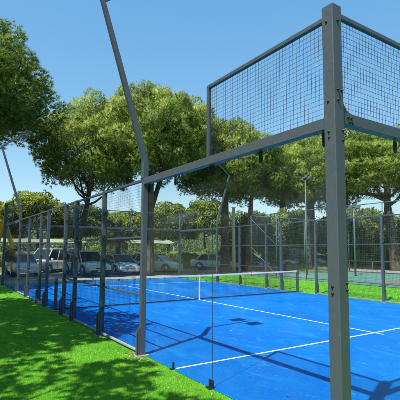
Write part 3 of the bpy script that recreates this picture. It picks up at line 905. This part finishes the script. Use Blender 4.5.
    for sx in (-1, 1):
        for sy in (-1, 1):
            q = MB(); q.cyl((sx * wb, sy * (W - .2), wr), (sx * wb, sy * (W + .005), wr), wr, 20); w = q.build('tyre', M['rubber'], None, .02)
            w.name = 'wheel'; w.parent = r
            q = MB(); q.cyl((sx * wb, sy * (W + .0055), wr), (sx * wb, sy * (W + .012), wr), wr * .62, 14); q.build('rim', M['chrome'], w)
    for sy in (-1, 1):
        q = MB(); q.box((L - .3, sy * W * .62 - .17, S['nose'] - .24), (L - .045, sy * W * .62 + .17, S['nose'] - .1)); q.build('headlight', M['head'], r, .02)
        q = MB(); q.box((-L - .015, sy * W * .8 - .09, hb * .62), (-L + .1, sy * W * .8 + .09, hb * .84)); q.build('tail_light', M['tail'], r, .01)
        q = MB(); q.box((c1 - .42, sy * (W + .05) - .08, hb - .02), (c1 - .3, sy * (W + .05) + .08, hb + .12)); q.build('mirror', M[paint], r, .02)
    q = MB(); q.box((L - .12, -W * .42, .52), (L + .004, W * .42, S['nose'] - .24)); q.build('grille', M['black'], r, .01)
    q = MB(); q.box((L - .16, -W * .74, .26), (L + .02, W * .74, .44)); q.build('front_bumper', M['rubber'] if kind == 'suv' else M[paint], r, .03)
    q = MB(); q.box((L + .021, -.26, .33), (L + .026, .26, .42)); q.build('number_plate', M['white_tape'], r)
    return r
to_cam = lambda x, y: math.atan2(-2.5 - y, -3.1 - x)
def car(x, y, turn, *a, **k): return vehicle(a[0], (x, y, -.02), to_cam(x, y) + R(turn), *a[1:], **k)
car(6.1, 26.3, 24, 'white off-roader facing the court between two fence posts', 'suv', 'car_white')
car(4.9, 31.6, -38, 'white minivan half side-on behind the left fence posts', 'van', 'car_white', name='parked_van', cat='van')
car(8.7, 26.6, 20, 'silver-blue saloon facing the court left of the nearest mast post', 'sedan', 'car_blue')
car(12.7, 28.2, 60, 'white hatchback right of the tall pine trunk', 'hatch', 'car_white')
car(18.6, 28.3, 75, 'white saloon in the gap left of the dark pine trunk', 'sedan', 'car_white')
car(2.2, 28.2, 10, 'white hatchback half hidden behind the far left posts', 'hatch', 'car_white')
car(22.4, 28.4, 50, 'grey saloon in the shade behind the green fence', 'sedan', 'car_grey')
car(26.2, 28.0, 70, 'white saloon beyond the corner of the green fence', 'sedan', 'car_white')
car(28.4, 26.6, 80, 'white minivan beyond the green fence near the broad pine', 'van', 'car_white', name='parked_van', cat='van')

# yellow digger at the far left corner
dg = empty('digger', (-1.35, 27.1, -.02), 'yellow digger parked behind the far left corner of the cage', 'digger', rz=R(146))
q = MB(); q.prism([(-1.5, .75), (-1.5, 1.5), (-.2, 1.55), (1.5, 1.35), (1.7, .8)], 1, -.5, .5); q.build('body', M['digger'], dg, .04)
q = MB(); q.prism([(-.75, 1.55), (-.62, 2.72), (.45, 2.72), (.62, 1.5)], 1, -.62, .62); cb = q.build('cab', M['digger'], dg, .04)
q = MB(); q.box((-.5, -.635, 1.75), (.38, .635, 2.6)); q.box((-.64, -.52, 1.75), (.55, .52, 2.6)); q.build('window', M['car_glass'], cb)
for sx, r_ in ((-.95, .7), (1.15, .5)):
    for sy in (-1, 1):
        q = MB(); q.cyl((sx, sy * .55, r_), (sx, sy * .98, r_), r_, 22); w = q.build('wheel', M['rubber'], dg, .05)
        q = MB(); q.cyl((sx, sy * .981, r_), (sx, sy * .99, r_), r_ * .5, 16); q.build('rim', M['digger'], w)
q = MB(); q.prism([(-1.5, 1.1), (-1.85, 1.1), (-2.5, 3.55), (-2.3, 3.7)], 1, -.13, .13); q.build('boom', M['digger'], dg, .03)
q = MB(); q.prism([(-2.5, 3.7), (-2.25, 3.6), (-2.95, 1.75), (-3.12, 1.8)], 1, -.1, .1); q.build('dipper_arm', M['digger'], dg, .03)
q = MB(); q.prism([(-3.2, 1.8), (-2.85, 1.75), (-2.6, 1.4), (-2.75, 1.05), (-3.1, 1.0), (-2.9, 1.4)], 1, -.35, .35); q.build('bucket', M['rubber'], dg, .01)
q = MB(); q.prism([(1.7, .3), (2.5, .2), (2.4, .35), (2.05, .95), (1.8, 1.0)], 1, -1.0, 1.0); q.build('loader_bucket', M['digger'], dg, .02)
for sy in (-1, 1):
    q = MB(); q.prism([(.2, 1.5), (.4, 1.6), (2.0, .75), (1.9, .6)], 1, sy * .75 - .06, sy * .75 + .06); q.build('loader_arm', M['digger'], dg, .02)

# pale shade canopies over the far parking row
def canopy(x0, x1, y0, y1, label):
    r = empty('shade_canopy', ((x0 + x1) / 2, (y0 + y1) / 2, 0), label, 'canopy', 'shade canopies of the car park')
    hx, hy = (x1 - x0) / 2, (y1 - y0) / 2
    q = MB(); n = 8
    for i in range(n):
        xa, xb = -hx + 2 * hx * i / n, -hx + 2 * hx * (i + 1) / n
        s = lambda x: -.07 * math.sin(math.pi * ((x + hx) / (2 * hx) * 3 % 1))
        q.add([(xa, -hy, 2.42 + s(xa)), (xb, -hy, 2.42 + s(xb)), (xb, hy, 2.72 + s(xb)), (xa, hy, 2.72 + s(xa)),
               (xa, -hy, 2.39 + s(xa)), (xb, -hy, 2.39 + s(xb)), (xb, hy, 2.69 + s(xb)), (xa, hy, 2.69 + s(xa))],
              [(0, 1, 2, 3), (7, 6, 5, 4), (0, 1, 5, 4), (2, 3, 7, 6)])
    q.build('roof', M['cane'], r)
    for sx in (-1, 0, 1):
        for sy in (-1, 1):
            q = MB(); q.cyl((sx * (hx - .1), sy * (hy - .1), 0), (sx * (hx - .1), sy * (hy - .1), 2.36 + (.26 if sy > 0 else 0)), .04, 8); q.build('post', M['galv'], r)
canopy(1.2, 8.4, 33.6, 35.0, 'pale shade canopy behind the white van and the white off-roader')
canopy(11.0, 16.2, 31.6, 32.8, 'pale shade canopy right of the tall pine trunk')

# ------------------------------------------------------------------ camera, light
p = dict(x=-3.11265, y=-2.52493, z=1.78114, yaw=.59015, pitch=.090045, roll=.0037025, f=409.45, cx=205.965, cy=212.943)
cam = bpy.data.cameras.new('camera'); co = bpy.data.objects.new('camera', cam); COL.objects.link(co)
fw = Vector((math.sin(p['yaw']) * math.cos(p['pitch']), math.cos(p['yaw']) * math.cos(p['pitch']), math.sin(p['pitch'])))
rt = Vector((math.cos(p['yaw']), -math.sin(p['yaw']), 0)); up = rt.cross(fw)
c, s = math.cos(p['roll']), math.sin(p['roll'])
rt, up = c * rt + s * up, -s * rt + c * up
mt = Matrix((rt, up, -fw)).transposed().to_4x4(); mt.translation = (p['x'], p['y'], p['z'])
co.matrix_world = mt
cam.sensor_width = 36; cam.lens = p['f'] / 400 * 36
cam.shift_x = -(p['cx'] - 200) / 400; cam.shift_y = (p['cy'] - 200) / 400
cam.clip_start = .05; cam.clip_end = 3000
scene.camera = co

to_sun = Vector((-.533, -.24, 1.0)).normalized()
sun = bpy.data.lights.new('sun', 'SUN'); so = bpy.data.objects.new('sun', sun); COL.objects.link(so)
sun.energy = 4.8; sun.angle = R(.55); sun.color = (1.0, .955, .88)
so.rotation_euler = to_sun.to_track_quat('Z', 'Y').to_euler()
w = bpy.data.worlds.new('World'); scene.world = w; w.use_nodes = True
nt = w.node_tree; bg = nt.nodes['Background']
sky = nt.nodes.new('ShaderNodeTexSky'); sky.sky_type = 'NISHITA'; sky.sun_disc = False
sky.sun_elevation = math.asin(to_sun.z); sky.sun_rotation = math.atan2(to_sun.x, to_sun.y)
sky.air_density = 1.0; sky.dust_density = .2; sky.ozone_density = 1.6
sp_ = nt.nodes.new('ShaderNodeSeparateColor'); cb = nt.nodes.new('ShaderNodeCombineColor')
nt.links.new(sky.outputs['Color'], sp_.inputs[0])
for i, (g_, k_) in enumerate(((.92, .74), (.6, 1.398), (.35, 2.384))):       # hazier, paler towards the horizon
    pw = nt.nodes.new('ShaderNodeMath'); pw.operation = 'POWER'; pw.inputs[1].default_value = g_
    ml = nt.nodes.new('ShaderNodeMath'); ml.operation = 'MULTIPLY'; ml.inputs[1].default_value = k_
    nt.links.new(sp_.outputs[i], pw.inputs[0]); nt.links.new(pw.outputs[0], ml.inputs[0]); nt.links.new(ml.outputs[0], cb.inputs[i])
nt.links.new(cb.outputs[0], bg.inputs['Color'])
bg.inputs['Strength'].default_value = .13
vs_ = scene.view_settings
vs_.view_transform = 'Standard'; vs_.look = 'None'; vs_.exposure = .75; vs_.gamma = 1.0; vs_.use_curve_mapping = False
scene.cycles.max_bounces = 8; scene.cycles.transparent_max_bounces = 24
scene.cycles.use_denoising = True
